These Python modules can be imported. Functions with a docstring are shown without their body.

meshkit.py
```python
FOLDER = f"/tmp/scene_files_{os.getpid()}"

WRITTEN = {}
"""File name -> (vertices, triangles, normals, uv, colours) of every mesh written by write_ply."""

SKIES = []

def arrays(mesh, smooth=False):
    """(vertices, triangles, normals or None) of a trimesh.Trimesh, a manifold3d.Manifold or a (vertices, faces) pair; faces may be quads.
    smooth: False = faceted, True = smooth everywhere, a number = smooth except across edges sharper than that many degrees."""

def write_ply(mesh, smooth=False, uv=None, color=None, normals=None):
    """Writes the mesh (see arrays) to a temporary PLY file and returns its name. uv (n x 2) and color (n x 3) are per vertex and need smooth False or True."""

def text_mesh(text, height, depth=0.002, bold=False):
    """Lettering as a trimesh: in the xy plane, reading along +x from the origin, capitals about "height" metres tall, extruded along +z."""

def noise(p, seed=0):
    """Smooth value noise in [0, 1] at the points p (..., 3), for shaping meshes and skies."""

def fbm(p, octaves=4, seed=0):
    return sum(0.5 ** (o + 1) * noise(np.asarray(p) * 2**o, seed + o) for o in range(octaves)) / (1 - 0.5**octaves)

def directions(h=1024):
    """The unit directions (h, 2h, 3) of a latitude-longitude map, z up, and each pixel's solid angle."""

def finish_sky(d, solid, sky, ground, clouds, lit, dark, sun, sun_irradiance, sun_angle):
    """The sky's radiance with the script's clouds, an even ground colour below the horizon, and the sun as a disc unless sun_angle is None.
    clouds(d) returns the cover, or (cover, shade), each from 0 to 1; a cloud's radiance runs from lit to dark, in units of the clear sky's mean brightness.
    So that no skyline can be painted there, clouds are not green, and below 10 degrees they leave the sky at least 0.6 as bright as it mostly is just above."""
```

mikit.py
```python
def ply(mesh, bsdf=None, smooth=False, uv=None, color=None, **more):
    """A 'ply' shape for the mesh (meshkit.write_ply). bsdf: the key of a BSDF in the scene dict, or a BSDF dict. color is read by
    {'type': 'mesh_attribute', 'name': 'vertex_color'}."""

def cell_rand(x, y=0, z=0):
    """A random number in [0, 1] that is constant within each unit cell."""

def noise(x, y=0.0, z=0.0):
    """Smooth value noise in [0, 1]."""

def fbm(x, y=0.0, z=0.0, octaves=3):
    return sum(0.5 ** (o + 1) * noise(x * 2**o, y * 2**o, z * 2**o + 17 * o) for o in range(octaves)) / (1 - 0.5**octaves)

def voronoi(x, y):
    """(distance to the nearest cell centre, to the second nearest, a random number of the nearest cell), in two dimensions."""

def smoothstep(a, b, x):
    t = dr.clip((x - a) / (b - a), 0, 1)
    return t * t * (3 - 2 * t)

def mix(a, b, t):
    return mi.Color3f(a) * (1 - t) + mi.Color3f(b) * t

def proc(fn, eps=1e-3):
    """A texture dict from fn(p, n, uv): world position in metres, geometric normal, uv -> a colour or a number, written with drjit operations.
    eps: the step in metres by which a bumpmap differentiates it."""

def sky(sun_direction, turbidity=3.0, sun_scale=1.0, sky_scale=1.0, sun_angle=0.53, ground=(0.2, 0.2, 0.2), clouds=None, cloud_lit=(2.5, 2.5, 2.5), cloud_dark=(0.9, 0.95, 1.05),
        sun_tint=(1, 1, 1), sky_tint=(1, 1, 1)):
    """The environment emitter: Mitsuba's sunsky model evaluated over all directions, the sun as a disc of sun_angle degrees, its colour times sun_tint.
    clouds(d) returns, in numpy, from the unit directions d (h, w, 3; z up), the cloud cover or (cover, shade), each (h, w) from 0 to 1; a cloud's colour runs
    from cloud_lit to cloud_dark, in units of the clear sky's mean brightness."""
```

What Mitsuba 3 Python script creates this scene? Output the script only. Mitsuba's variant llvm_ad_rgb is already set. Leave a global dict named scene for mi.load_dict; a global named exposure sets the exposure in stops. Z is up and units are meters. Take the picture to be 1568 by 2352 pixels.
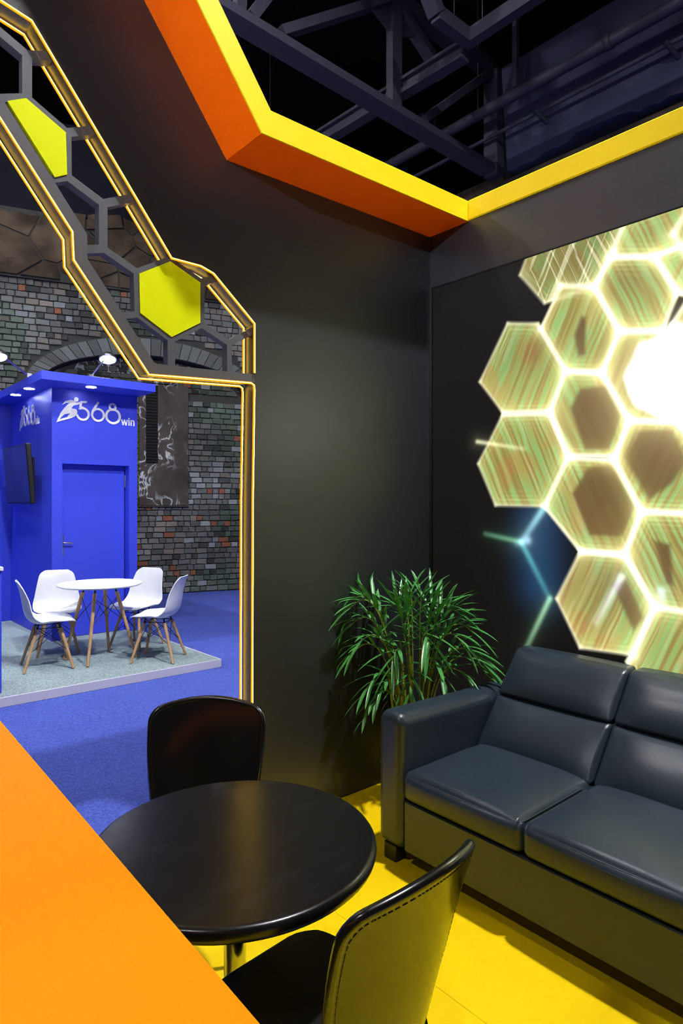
import math, random
import numpy as np, trimesh, shapely
import shapely.geometry as sg
from shapely.ops import unary_union
import drjit as dr
import mitsuba as mi
import mikit, meshkit
from mikit import proc, noise, fbm, voronoi, cell_rand, smoothstep, mix

random.seed(7); rng = np.random.default_rng(7)
T = mi.ScalarTransform4f
scene, labels = {'type': 'scene'}, {}
exposure = 0.55

# ------------------------------------------------------------------ camera (24 mm lens on a level tripod, 1.6 m up)
YAW = math.atan2(1750., 1500.)
FWD = np.array([math.cos(YAW), math.sin(YAW), 0.])
scene['camera'] = {'type': 'perspective', 'fov': 2 * math.degrees(math.atan(784 / 1500.)), 'fov_axis': 'x', 'near_clip': 0.05, 'far_clip': 200.,
                   'principal_point_offset_y': 21 / 2352.,
                   'to_world': T().look_at(origin=[0, 0, 1.6], target=[float(FWD[0]), float(FWD[1]), 1.6], up=[0, 0, 1])}
# dim light of the dark exhibition hall around
scene['hall_ambience'] = {'type': 'constant', 'sampling_weight': .5, 'radiance': {'type': 'rgb', 'value': [0.010, 0.010, 0.013]}}
# floodlight strengths (radiance of the lamp faces)
L_KEY, L_LEFT, L_STAND, L_HALL, L_DOWN = 2050., 36., 20., 600., 60.
NEON = 1.9
LED_GAIN = .68

# ------------------------------------------------------------------ materials
def rgb(*c): return {'type': 'rgb', 'value': list(c)}
def lin(*c):
    c = np.array(c) / 255.
    return [float(x) for x in np.where(c <= .04045, c / 12.92, ((c + .055) / 1.055) ** 2.4)]
def mat(name, color, rough=.5, spec=.5, metallic=0., bump=None, bscale=0., **kw):
    b = {'type': 'principled', 'base_color': color if isinstance(color, dict) else rgb(*color), 'roughness': rough, 'specular': spec, 'metallic': metallic, **kw}
    if bump is not None: b = {'type': 'bumpmap', 'arbitrary': bump, 'scale': bscale, 'bsdf': b}
    scene['mat_' + name] = {'type': 'twosided', 'bsdf': b}
    return 'mat_' + name

def f_carpet(base, dark, s):
    def fn(p, n, uv):
        a = noise(p.x * s, p.y * s, 3.) * .6 + noise(p.x * s * 2.3, p.y * s * 2.3, 9.) * .4
        b = fbm(p.x * 1.3, p.y * 1.3, 1.)
        return mix(dark, base, dr.clip(smoothstep(.25, .75, a) * .8 + (b - .5) * .5 + .1, 0, 1))
    return proc(fn)
M_NEON = mat('neon_sleeve', (.3, .11, .002), .5, .1)
M_YELLOW_FLOOR = mat('yellow_floor', (.90, .64, .003), .42, .2)
M_YELLOW = mat('yellow_paint', (.92, .64, .006), .5, .2)
M_ORANGE = mat('orange_paint', (.93, .145, .001), .5, .12)
M_COUNTER = mat('orange_laminate', (.95, .245, .001), .45, .06)
def f_wall(p, n, uv):
    return mix((.015, .0165, .019), (.019, .021, .024), fbm(p.x * 1.1 + p.y, p.z * 1.1, 5.))
M_WALL = mat('anthracite_paint', proc(f_wall), .41, .85)
M_TRUSS = mat('anthracite_frame', (.085, .090, .102), .5, .4)
M_LIME = mat('lime_acrylic', (.76, .84, .002), .45, .12)
M_LEATHER_BUMP = proc(lambda p, n, uv: noise(p.x * 420, p.y * 420, p.z * 420))
M_LEATHER = mat('black_leather', (.019, .029, .042), .34, .5, bump=M_LEATHER_BUMP, bscale=.0003)
M_CHAIR = mat('black_chair_leather', (.004, .004, .004), .20, 1.0)
M_SEAT = mat('black_seat_leather', (.005, .005, .005), .5, .25)
M_STITCH = mat('stitching', (.05, .05, .05), .6)
def f_table(p, n, uv):
    return mi.Color3f(.005) + mi.Color3f(.004) * smoothstep(.55, .9, fbm(p.x * 9, p.y * 30, 2.))
M_TABLE = mat('black_table_top', proc(f_table), .24, .5)
M_CHROME = mat('chrome', (.55, .55, .55), .18, .5, 1.)
M_BLACK = mat('black_plastic', (.008, .008, .009), .45, .4)
M_BEZEL = mat('led_bezel', (.004, .004, .004), .6, .2)
M_BLUE_CARPET = mat('blue_carpet', f_carpet((.085, .12, .46), (.045, .066, .30), 130.), .95, .1)
M_GREY_CARPET = mat('grey_carpet', f_carpet((.30, .38, .38), (.15, .20, .21), 100.), .95, .1)
M_BLUE = mat('blue_paint', (.05, .075, .72), .42, .35)
M_WHITE = mat('white_plastic', (.74, .755, .79), .3, .45)
M_WHITE_SIGN = mat('white_letters', (.92, .92, .93), .4, .4)
M_METAL = mat('brushed_metal', (.6, .6, .62), .3, .5, 1.)
M_ALU = mat('aluminium_edge', (.55, .53, .60), .45, .5)
def f_wood(p, n, uv):
    a = noise(p.x * 60, p.y * 60, p.z * 9) * .6 + noise(p.x * 160, p.y * 160, p.z * 14) * .4
    return mix((.42, .23, .10), (.62, .40, .20), a)
M_WOOD = mat('beech_wood', proc(f_wood), .45, .4)
def f_navy(p, n, uv):
    return mix((.036, .038, .078), (.054, .057, .11), fbm(p.x * .9 + p.y * .7, p.z * 1.4, 2.))
M_NAVY = mat('navy_wall_paint', proc(f_navy), .7, .25)
M_NAVY_DARK = mat('dark_navy_paint', (.010, .010, .018), .8, .15)
M_STEEL = mat('dark_painted_steel', (.042, .041, .064), .55, .35)
M_ROOF = mat('black_roof', (.004, .004, .006), .9, .1)
def f_stone(p, n, uv):
    a = fbm(p.x * 3 + p.y * 2, p.z * 3, 4., 4)
    return mix((.042, .031, .022), (.13, .095, .065), smoothstep(.25, .8, a))
M_STONE = mat('old_stone', proc(f_stone), .9, .15)
M_MORTAR = mat('dark_mortar', (.062, .064, .060), .95, .1)
def f_plaster(p, n, uv):
    s = p.x * .962 - p.y * .274
    w = dr.abs(fbm(s * 9 + 2.6 * fbm(s * 4, p.z * 3, 2.), p.z * 5, 7., 4) - .5)
    c = mix((.045, .040, .037), (.12, .10, .09), fbm(s * 4, p.z * 4, 1.))
    v = smoothstep(.075, .0, w) * smoothstep(.34, .56, fbm(s * 2.6, p.z * 1.5, 11.))
    return mix(c, mi.Color3f(.62, .66, .70), v)
M_PLASTER = mat('stained_plaster', proc(f_plaster), .9, .15)
M_BRICK = mat('sooty_brick', {'type': 'mesh_attribute', 'name': 'vertex_color'}, .75, .3, bump=proc(lambda p, n, uv: fbm(p.x * 38, p.y * 38, p.z * 38), 4e-3), bscale=.02)
def f_leaf(p, n, uv):
    return mix((.03, .17, .04), (.09, .36, .07), fbm(p.x * 30, p.y * 30, p.z * 30))
M_LEAF = mat('palm_leaf', proc(f_leaf), .28, .7)
M_STEM = mat('palm_stem', (.34, .40, .04), .45, .4)
M_TIP = mat('dry_leaf_tip', (.32, .22, .12), .7, .2)
M_SOIL = mat('potting_soil', (.03, .02, .012), .95, .1)
M_POT = mat('dark_pot', (.03, .03, .032), .5, .4)
M_SCREEN = mat('dark_tv_glass', (.012, .016, .03), .12, .6)

# ------------------------------------------------------------------ mesh helpers
def cat(*ms):
    ms = ms[0] if len(ms) == 1 and isinstance(ms[0], (list, tuple)) else ms
    return trimesh.util.concatenate(list(ms))
def box(lo, hi, c=.003):
    lo, hi = np.array(lo, float), np.array(hi, float)
    lo, hi = np.minimum(lo, hi), np.maximum(lo, hi)
    c = min(c, .45 * (hi - lo).min())
    if c <= 0: return trimesh.creation.box(bounds=[lo, hi])
    pts = []
    for s in np.ndindex(2, 2, 2):
        k = np.where(np.array(s) == 0, lo, hi); sg_ = np.where(np.array(s) == 0, 1, -1)
        for a in range(3):
            p = k + c * sg_; p[a] = k[a]; pts.append(p)
    return trimesh.convex.convex_hull(np.array(pts))
def ext(poly, h): return trimesh.creation.extrude_polygon(poly, h, engine='earcut')
def ext_xz(poly, y0, y1):
    """polygon given in (x, z), extruded from y0 to y1"""
    poly = poly if isinstance(poly, sg.base.BaseGeometry) else sg.Polygon(poly)
    out = []
    for g in getattr(poly, 'geoms', [poly]):
        m = ext(g, y1 - y0)
        m.apply_transform(np.array([[1, 0, 0, 0], [0, 0, -1, y1], [0, 1, 0, 0], [0, 0, 0, 1.]]))
        out.append(m)
    return cat(out)
def bar(p, q, w, h=None, up=(0, 0, 1), c=.002):
    """box beam from p to q, w wide, h high"""
    p, q = np.array(p, float), np.array(q, float); h = h or w
    d = q - p; L = np.linalg.norm(d); d /= L
    u = np.array(up, float)
    if abs(d @ u) > .98: u = np.array([0, 1., 0])
    s = np.cross(u, d); s /= np.linalg.norm(s); u = np.cross(d, s)
    m = box((-L / 2, -w / 2, -h / 2), (L / 2, w / 2, h / 2), c)
    M = np.eye(4); M[:3, 0], M[:3, 1], M[:3, 2], M[:3, 3] = d, s, u, (p + q) / 2
    return m.apply_transform(M)
def tube(pts, r, sides=8, closed=False):
    p = np.asarray(pts, float); n = len(p)
    r = np.broadcast_to(np.asarray(r, float), (n,))
    t = (np.roll(p, -1, 0) - np.roll(p, 1, 0)) if closed else np.gradient(p, axis=0)
    t /= np.linalg.norm(t, axis=1, keepdims=True) + 1e-12
    a = np.cross(t[0], [0, 0, 1.] if abs(t[0][2]) < .9 else [1., 0, 0]); a /= np.linalg.norm(a)
    ring = []
    for i in range(n):
        a = a - t[i] * (a @ t[i]); a /= np.linalg.norm(a) + 1e-12
        b = np.cross(t[i], a)
        k = np.arange(sides) * 2 * np.pi / sides
        ring.append(p[i] + r[i] * (np.cos(k)[:, None] * a + np.sin(k)[:, None] * b))
    v = np.vstack(ring); f = []
    for i in range(n if closed else n - 1):
        j = (i + 1) % n
        for k in range(sides):
            l = (k + 1) % sides
            f += [[i * sides + k, i * sides + l, j * sides + l], [i * sides + k, j * sides + l, j * sides + k]]
    if not closed:
        v = np.vstack([v, p[0], p[-1]])
        for k in range(sides):
            l = (k + 1) % sides
            f += [[n * sides, l, k], [n * sides + 1, (n - 1) * sides + k, (n - 1) * sides + l]]
    return trimesh.Trimesh(v, f, process=False)
def rod(p, q, r0, r1=None, sides=10): return tube([p, q], [r0, r0 if r1 is None else r1], sides)
def lathe(prof, sec=48, at=(0, 0, 0)):
    m = trimesh.creation.revolve(np.array(prof, float), sections=sec); m.apply_translation(at); return m
def dense(path, step):
    p = [np.array(x, float) for x in path]; out = []
    for a, b in zip(p[:-1], p[1:]):
        k = max(1, int(np.linalg.norm(b - a) / step)); out += [a + (b - a) * i / k for i in range(k)]
    return np.array(out + [p[-1]])
def bez(a, b, c, n):
    t = np.linspace(0, 1, n)[:, None]; a, b, c = map(lambda x: np.array(x, float), (a, b, c))
    return (1 - t) ** 2 * a + 2 * t * (1 - t) * b + t ** 2 * c
def grid_mesh(P):
    """P (n, m, 3) -> open surface"""
    n, m = P.shape[:2]
    i, j = np.meshgrid(np.arange(n - 1), np.arange(m - 1), indexing='ij')
    q = np.stack([i * m + j, (i + 1) * m + j, (i + 1) * m + j + 1, i * m + j + 1], -1).reshape(-1, 4)
    return trimesh.Trimesh(P.reshape(-1, 3), np.vstack([q[:, [0, 1, 2]], q[:, [0, 2, 3]]]), process=False)
def soft_box(lo, hi, r, k=(14, 14, 6), disp=None):
    """upholstered block: rounded edges of radius r, disp(v, u) moves vertices, u runs from -1 to 1"""
    lo, hi = np.array(lo, float), np.array(hi, float)
    e = np.array([0, .15, .35, .6, .85])
    tick = [np.concatenate([lo[a] + r * e, np.linspace(lo[a] + r, hi[a] - r, k[a]), hi[a] - r * e[::-1]]) for a in range(3)]
    ms = []
    for a in range(3):
        b, c = (a + 1) % 3, (a + 2) % 3
        B, Cc = np.meshgrid(tick[b], tick[c], indexing='ij')
        for s, val in ((0, lo[a]), (1, hi[a])):
            P = np.zeros(B.shape + (3,)); P[..., a], P[..., b], P[..., c] = val, B, Cc
            g = grid_mesh(P)
            if s == 0: g.faces = g.faces[:, ::-1]
            ms.append(g)
    m = cat(ms); m.merge_vertices()
    v = np.array(m.vertices); inn = np.clip(v, lo + r, hi - r); d = v - inn
    L = np.linalg.norm(d, axis=1, keepdims=True)
    u = (v - (lo + hi) / 2) / ((hi - lo) / 2)
    v = inn + r * d / np.maximum(L, 1e-9)
    if disp is not None: v = v + disp(v, u)
    return trimesh.Trimesh(v, m.faces, process=False)

# ------------------------------------------------------------------ scene helpers
def num(key):
    if key not in scene and key not in labels and not any(k.startswith(key + '__') for k in scene): return key
    i = 1
    while f'{key}_{i:03d}' in scene or f'{key}_{i:03d}' in labels: i += 1
    return f'{key}_{i:03d}'
def thing(name, label, cat_, group=None, kind=None):
    k = num(name); labels[k] = {'label': label}
    if cat_: labels[k]['category'] = cat_
    if group: labels[k]['group'] = group
    if kind: labels[k]['kind'] = kind
    return k
_count = {}
def put(parent, name, mesh, m, smooth=False, label=None, kind=None, **more):
    base = f'{parent}__{name}'
    i = _count.get(base, 0); _count[base] = i + 1
    k = base if i == 0 else f'{base}_{i:03d}'
    scene[k] = mesh if isinstance(mesh, dict) else mikit.ply(mesh, m, smooth, **more)
    if label or kind:
        labels[k] = {}
        if label: labels[k]['label'] = label
        if kind: labels[k]['kind'] = kind
    return k
def solo(name, mesh, m, label, cat_=None, smooth=False, group=None, kind=None, **more):
    k = thing(name, label, cat_, group, kind)
    scene[k] = mikit.ply(mesh, m, smooth, **more)
    return k
def lamp_disc(r, at, d, sec=24):
    m = trimesh.creation.cylinder(r, .004, sections=sec)
    m.apply_transform(trimesh.geometry.align_vectors([0, 0, 1], np.array(d, float) / np.linalg.norm(d)))
    m.apply_translation(at); return m
def emit(*c, pick=1.): return {'type': 'area', 'radiance': rgb(*c), 'sampling_weight': float(pick)}    # pick: how often the renderer samples this lamp

# ================================================================== SETTING
YA, YB2, XB = 2.693, 2.785, 3.023            # front and back of the wall with the opening, face of the screen wall
k = thing('floor', 'glossy yellow booth floor laid in wide sheets with hairline seams', None, kind='structure')
xs = [-2.016, -.796, .424, 1.644, 2.864, 3.03]; yy = [-2.2, .253, 2.69]
for a, b in zip(xs[:-1], xs[1:]):
    for c, d in zip(yy[:-1], yy[1:]):
        put(k, 'panel', box((a + .0006, c + .0006, -.012), (b - .0006, d - .0006, 0), .0008), M_YELLOW_FLOOR)
scene['hall_floor'] = mikit.ply(box((-9, -9, -.06), (16, 14, -.014), 0), M_BLUE_CARPET)
labels['hall_floor'] = {'label': 'worn royal blue carpet covering the hall floor outside the booth', 'kind': 'structure'}

# wall with the big opening
top = [(XB, 0), (XB, 3.30), (XB, 3.30), (1.62, 3.29), (1.02, 4.09), (-1.7, 4.09), (-1.7, 0), (-.9, 0), (-.9, 3.52), (.55, 3.5), (.734, 3.461), (1.313, 2.690),
       (1.455, 2.689), (1.524, 2.669), (1.752, 2.473), (1.752, 2.17), (1.742, 1.611), (1.736, 0)]
scene['wall_left'] = mikit.ply(ext_xz(top, YA, YB2), M_WALL)
labels['wall_left'] = {'label': 'matt anthracite booth wall with a tall angular doorway outlined in neon', 'kind': 'structure'}
scene['wall_right'] = mikit.ply(box((XB, -2.2, 0), (XB + .12, YB2, 3.30), .002), M_WALL)
labels['wall_right'] = {'label': 'matt anthracite booth wall that carries the big lit screen', 'kind': 'structure'}

# yellow and orange crown along the wall tops
k = thing('trim_1', 'angular crown projecting over the wall, yellow front and orange underside', None, kind='structure')
lowr = [(XB, 3.231), (1.594, 3.217), (1.186, 3.769), (.95, 4.09), (-1.7, 4.09)]
uppr = [(-1.7, 4.2), (1.0, 4.2), (1.391, 3.672), (1.641, 3.333), (XB, 3.347)]
put(k, 'soffit', ext_xz(lowr + uppr, YA - .292, YA - .0005), M_ORANGE, label='orange underside of the crown')
put(k, 'fascia', ext_xz(lowr + uppr, YA - .300, YA - .2922), M_YELLOW, label='yellow front of the crown')
k = thing('trim_2', 'yellow band along the top of the screen wall', None, kind='structure')
put(k, 'band', box((XB - .012, -2.2, 3.232), (XB + .13, YA - .3005, 3.349), .006), M_YELLOW)

# ------------------------------------------------------------------ honeycomb frame in the opening
hf = thing('honeycomb_frame', 'dark grey honeycomb lattice with two lime hexagons spanning the top of the doorway', 'lattice')
beam = [(.287, 3.499), (.889, 2.686), (.894, 2.575), (1.209, 2.161), (1.7505, 2.187), (1.7505, 2.226), (1.237, 2.208), (.946, 2.595), (.945, 2.694), (.351, 3.499)]
put(hf, 'lower_beam', ext_xz(beam, YA + .0005, YB2), M_TRUSS)
N = dict(a0=(.53, 3.434), a1=(.631, 3.38), J1=(.723, 3.338), r1=(.825, 3.376), J2=(.723, 3.172), J3=(.876, 3.092), r3=(.985, 3.144), J4=(.877, 2.913), b4=(.815, 2.884), J5=(1.019, 2.849), r5=(1.158, 2.917),
         J6=(1.019, 2.661), b6=(.935, 2.636), h0=(1.318, 2.690), h1=(1.478, 2.624), h2=(1.478, 2.424), h3=(1.325, 2.328), h4=(1.167, 2.415), h5=(1.163, 2.598),
         r2=(1.552, 2.655), J8=(1.623, 2.363), r8=(1.760, 2.447), b8=(1.623, 2.21), bb=(1.325, 2.20), bl=(1.09, 2.393), b2=(.62, 3.128))
for a, b, w in [('a0', 'a1', .034), ('a1', 'J1', .034), ('J1', 'r1', .034), ('J1', 'J2', .036), ('J2', 'b2', .030), ('J2', 'J3', .028), ('J3', 'r3', .034), ('J3', 'J4', .028), ('J4', 'b4', .028), ('J4', 'J5', .034),
                ('J5', 'r5', .034), ('J5', 'J6', .036), ('J6', 'b6', .034), ('J6', 'h5', .030), ('h0', 'h1', .022), ('h1', 'h2', .024), ('h2', 'h3', .024), ('h3', 'h4', .024), ('h4', 'h5', .026), ('h5', 'h0', .024),
                ('h1', 'r2', .030), ('h2', 'J8', .030), ('J8', 'r8', .030), ('J8', 'b8', .026), ('h3', 'bb', .036), ('h4', 'bl', .028)]:
    p, q = np.array(N[a]), np.array(N[b])
    poly = sg.LineString([p, q]).buffer(w / 2, cap_style='round', quad_segs=3)
    put(hf, 'strut', ext_xz(poly, YA + .022, YA + .068), M_TRUSS)
put(hf, 'hexagon_panel', ext_xz([(.652, 3.128), (.718, 3.166), (.867, 3.088), (.872, 2.921), (.825, 2.894)], YA + .018, YA + .060), M_LIME, label='cut lime hexagon in the upper lattice')
put(hf, 'hexagon_panel', ext_xz([(1.318, 2.679), (1.467, 2.617), (1.467, 2.431), (1.325, 2.342), (1.178, 2.422), (1.174, 2.591)], YA + .018, YA + .060), M_LIME, label='whole lime hexagon near the doorway corner')

# ------------------------------------------------------------------ neon strips
def neon(path, y, label, r=.0062):
    k = thing('neon_strip', label, 'neon light', 'yellow neon strips round the doorway')
    pts = dense([(x, y, z) for x, z in path], .09)
    a = put(k, 'sleeve', tube(pts, r, 8), M_NEON, True, label='amber sleeve')
    b = put(k, 'core', tube(pts + np.array([0, -.0052, 0]), r * .42, 6), M_NEON, True, label='bright yellow core')
    scene[a]['emitter'] = emit(NEON * .42, NEON * .155, .0, pick=.3); scene[b]['emitter'] = emit(NEON * 3.6, NEON * 2.3, NEON * .28, pick=.45)
def off(pts, d): return [(x + d[0], z + d[1]) for x, z in pts]
up_path = [(-.6, 3.513), (.55, 3.494), (.731, 3.455), (1.311, 2.683), (1.454, 2.682), (1.520, 2.663), (1.745, 2.470), (1.745, 2.231)]
lo_path = [(.281, 3.495), (.883, 2.684), (.888, 2.573), (1.205, 2.154), (1.725, 2.180), (1.741, 2.172), (1.744, 2.150), (1.735, 1.611), (1.729, .02)]
neon(up_path, YA - .007, 'yellow neon strip along the room-side edge of the slanting wall above the lattice')
neon(off(up_path, (-.003, -.003)), YB2 - .004, 'yellow neon strip behind the lattice struts on the far edge of the slanting wall')
neon(lo_path, YA - .007, 'yellow neon strip along the room-side edge under the lattice and down the jamb')
neon(off(lo_path, (-.003, -.002)), YB2 + .002, 'yellow neon strip along the far edge under the lattice and down the jamb')

# ================================================================== LED WALL
LZ0, LZ1, LY0, LY1 = .32, 2.905, -1.0, 2.664
lw = thing('led_video_wall', 'huge LED screen showing glowing honeycomb cells on the dark wall behind the sofa', 'screen')
put(lw, 'bezel', cat(box((XB - .006, LY0 - .008, LZ0 - .008), (XB + .0, LY0, LZ1 + .008), 0), box((XB - .006, LY1, LZ0 - .008), (XB, LY1 + .010, LZ1 + .008), 0),
                     box((XB - .006, LY0, LZ1), (XB, LY1, LZ1 + .008), 0), box((XB - .006, LY0, LZ0 - .008), (XB, LY1, LZ0), 0)), M_BEZEL, label='thin black edge of the screen')
HX = dict(H1=[(2.048, 2.828), (1.897, 2.64), (1.62, 2.66), (1.52, 2.80), (1.45, 2.97), (1.95, 3.03)],
 H2=[(1.92, 2.513), (1.804, 2.708), (1.622, 2.658), (1.496, 2.413), (1.582, 2.232), (1.777, 2.270)],
 H3=[(1.62, 2.657), (1.545, 2.779), (1.331, 2.722), (1.23, 2.53), (1.294, 2.377), (1.496, 2.415)],
 H4=[(2.314, 2.29), (2.125, 2.586), (1.935, 2.544), (1.777, 2.27), (1.863, 2.072), (2.157, 2.098)],
 H5=[(1.863, 2.07), (1.777, 2.265), (1.582, 2.23), (1.450, 1.99), (1.519, 1.82), (1.758, 1.837)],
 H6=[(1.582, 2.232), (1.496, 2.413), (1.294, 2.377), (1.178, 2.182), (1.224, 1.959), (1.447, 1.985)],
 H7=[(2.326, 1.824), (2.157, 2.09), (1.866, 2.067), (1.763, 1.833), (1.897, 1.58), (2.206, 1.585)],
 H8=[(1.519, 1.808), (1.447, 1.985), (1.224, 1.959), (1.099, 1.74), (1.169, 1.552), (1.392, 1.562)],
 H9=[(1.897, 1.577), (1.763, 1.829), (1.525, 1.806), (1.392, 1.56), (1.47, 1.355), (1.698, 1.36)],
 H10=[(1.829, 1.108), (1.698, 1.355), (1.47, 1.355), (1.331, 1.126), (1.423, 0.889), (1.698, 0.877)],
 H11=[(1.47, 1.355), (1.392, 1.558), (1.169, 1.552), (1.048, 1.315), (1.134, 1.119), (1.331, 1.126)],
 H12=[(1.46, 0.852), (1.331, 1.126), (1.134, 1.119), (0.998, 0.901), (1.099, 0.657), (1.358, 0.63)],
 H13=[(1.545, 2.783), (1.46, 2.95), (1.2, 2.96), (1.1, 2.75), (1.331, 2.722)], H14=[(1.331, 2.722), (1.1, 2.75), (1.0, 2.6), (1.1, 2.46), (1.23, 2.53)])
# further cells of the same comb, on the part of the screen outside the photograph
for i, (c_, d_) in enumerate([((1.02, 2.36), 0), ((.98, 1.95), 0), ((.90, 1.53), 0), ((.86, 1.12), 0), ((.62, 2.15), 0), ((.56, 1.72), 0), ((.52, 1.30), 0), ((1.0, 2.78), 0), ((.2, 1.9), 0), ((.12, 1.5), 0)]):
    HX[f'X{i}'] = [(c_[0] + .25 * math.cos(a), c_[1] + .25 * math.sin(a)) for a in np.arange(6) * math.pi / 3 + .08]
DARK = {'H5': [(1.751, 2.077), (1.696, 2.171), (1.56, 2.167), (1.487, 2.009), (1.545, 1.853), (1.673, 1.861)], 'H9': [(1.741, 1.646), (1.655, 1.776), (1.536, 1.788), (1.415, 1.58), (1.487, 1.439), (1.648, 1.439)],
        'H8': [(1.475, 1.816), (1.406, 1.934), (1.252, 1.931), (1.187, 1.782), (1.252, 1.688), (1.358, 1.61)], 'H2': [(1.731, 2.442), (1.691, 2.532), (1.664, 2.515), (1.668, 2.333), (1.708, 2.329)],
        'H10': [(1.46, 1.241), (1.378, 1.068), (1.429, 1.0), (1.534, 1.214)], 'H11': [(1.338, 1.431), (1.261, 1.415), (1.246, 1.231), (1.28, 1.237)],
        'X2': [(.99, 1.58), (.90, 1.66), (.80, 1.55), (.82, 1.43), (.93, 1.40)], 'X4': [(.70, 2.22), (.60, 2.30), (.52, 2.17), (.57, 2.03), (.66, 2.03)]}
WGT = {'H7': .35, 'H4': .42, 'H1': .35, 'H10': .5, 'H11': .75, 'H12': .7, 'H13': .8}
XTRA = [((2.157, 2.09), (1.866, 2.067)), ((1.866, 2.067), (1.763, 1.833)), ((1.698, 1.36), (1.47, 1.355)), ((1.47, 1.355), (1.331, 1.126)), ((1.331, 1.126), (1.44, .87)), ((1.62, 2.66), (1.52, 2.80))]
def seg_d(y, z, a, b):
    ay, az, dy, dz = a[0], a[1], b[0] - a[0], b[1] - a[1]
    t = dr.clip(((y - ay) * dy + (z - az) * dz) / (dy * dy + dz * dz), 0, 1)
    return dr.sqrt(dr.square(y - ay - t * dy) + dr.square(z - az - t * dz)), t
def poly_in(y, z, pts):
    """distance inside a convex polygon (negative outside)"""
    ar = sum(p[0] * q[1] - q[0] * p[1] for p, q in zip(pts, pts[1:] + pts[:1]))
    s = 1 if ar > 0 else -1; d = mi.Float(9)
    for p, q in zip(pts, pts[1:] + pts[:1]):
        ey, ez = q[0] - p[0], q[1] - p[1]; L = math.hypot(ey, ez)
        d = dr.minimum(d, s * ((y - p[0]) * (-ez) + (z - p[1]) * ey) / L)
    return d
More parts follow.
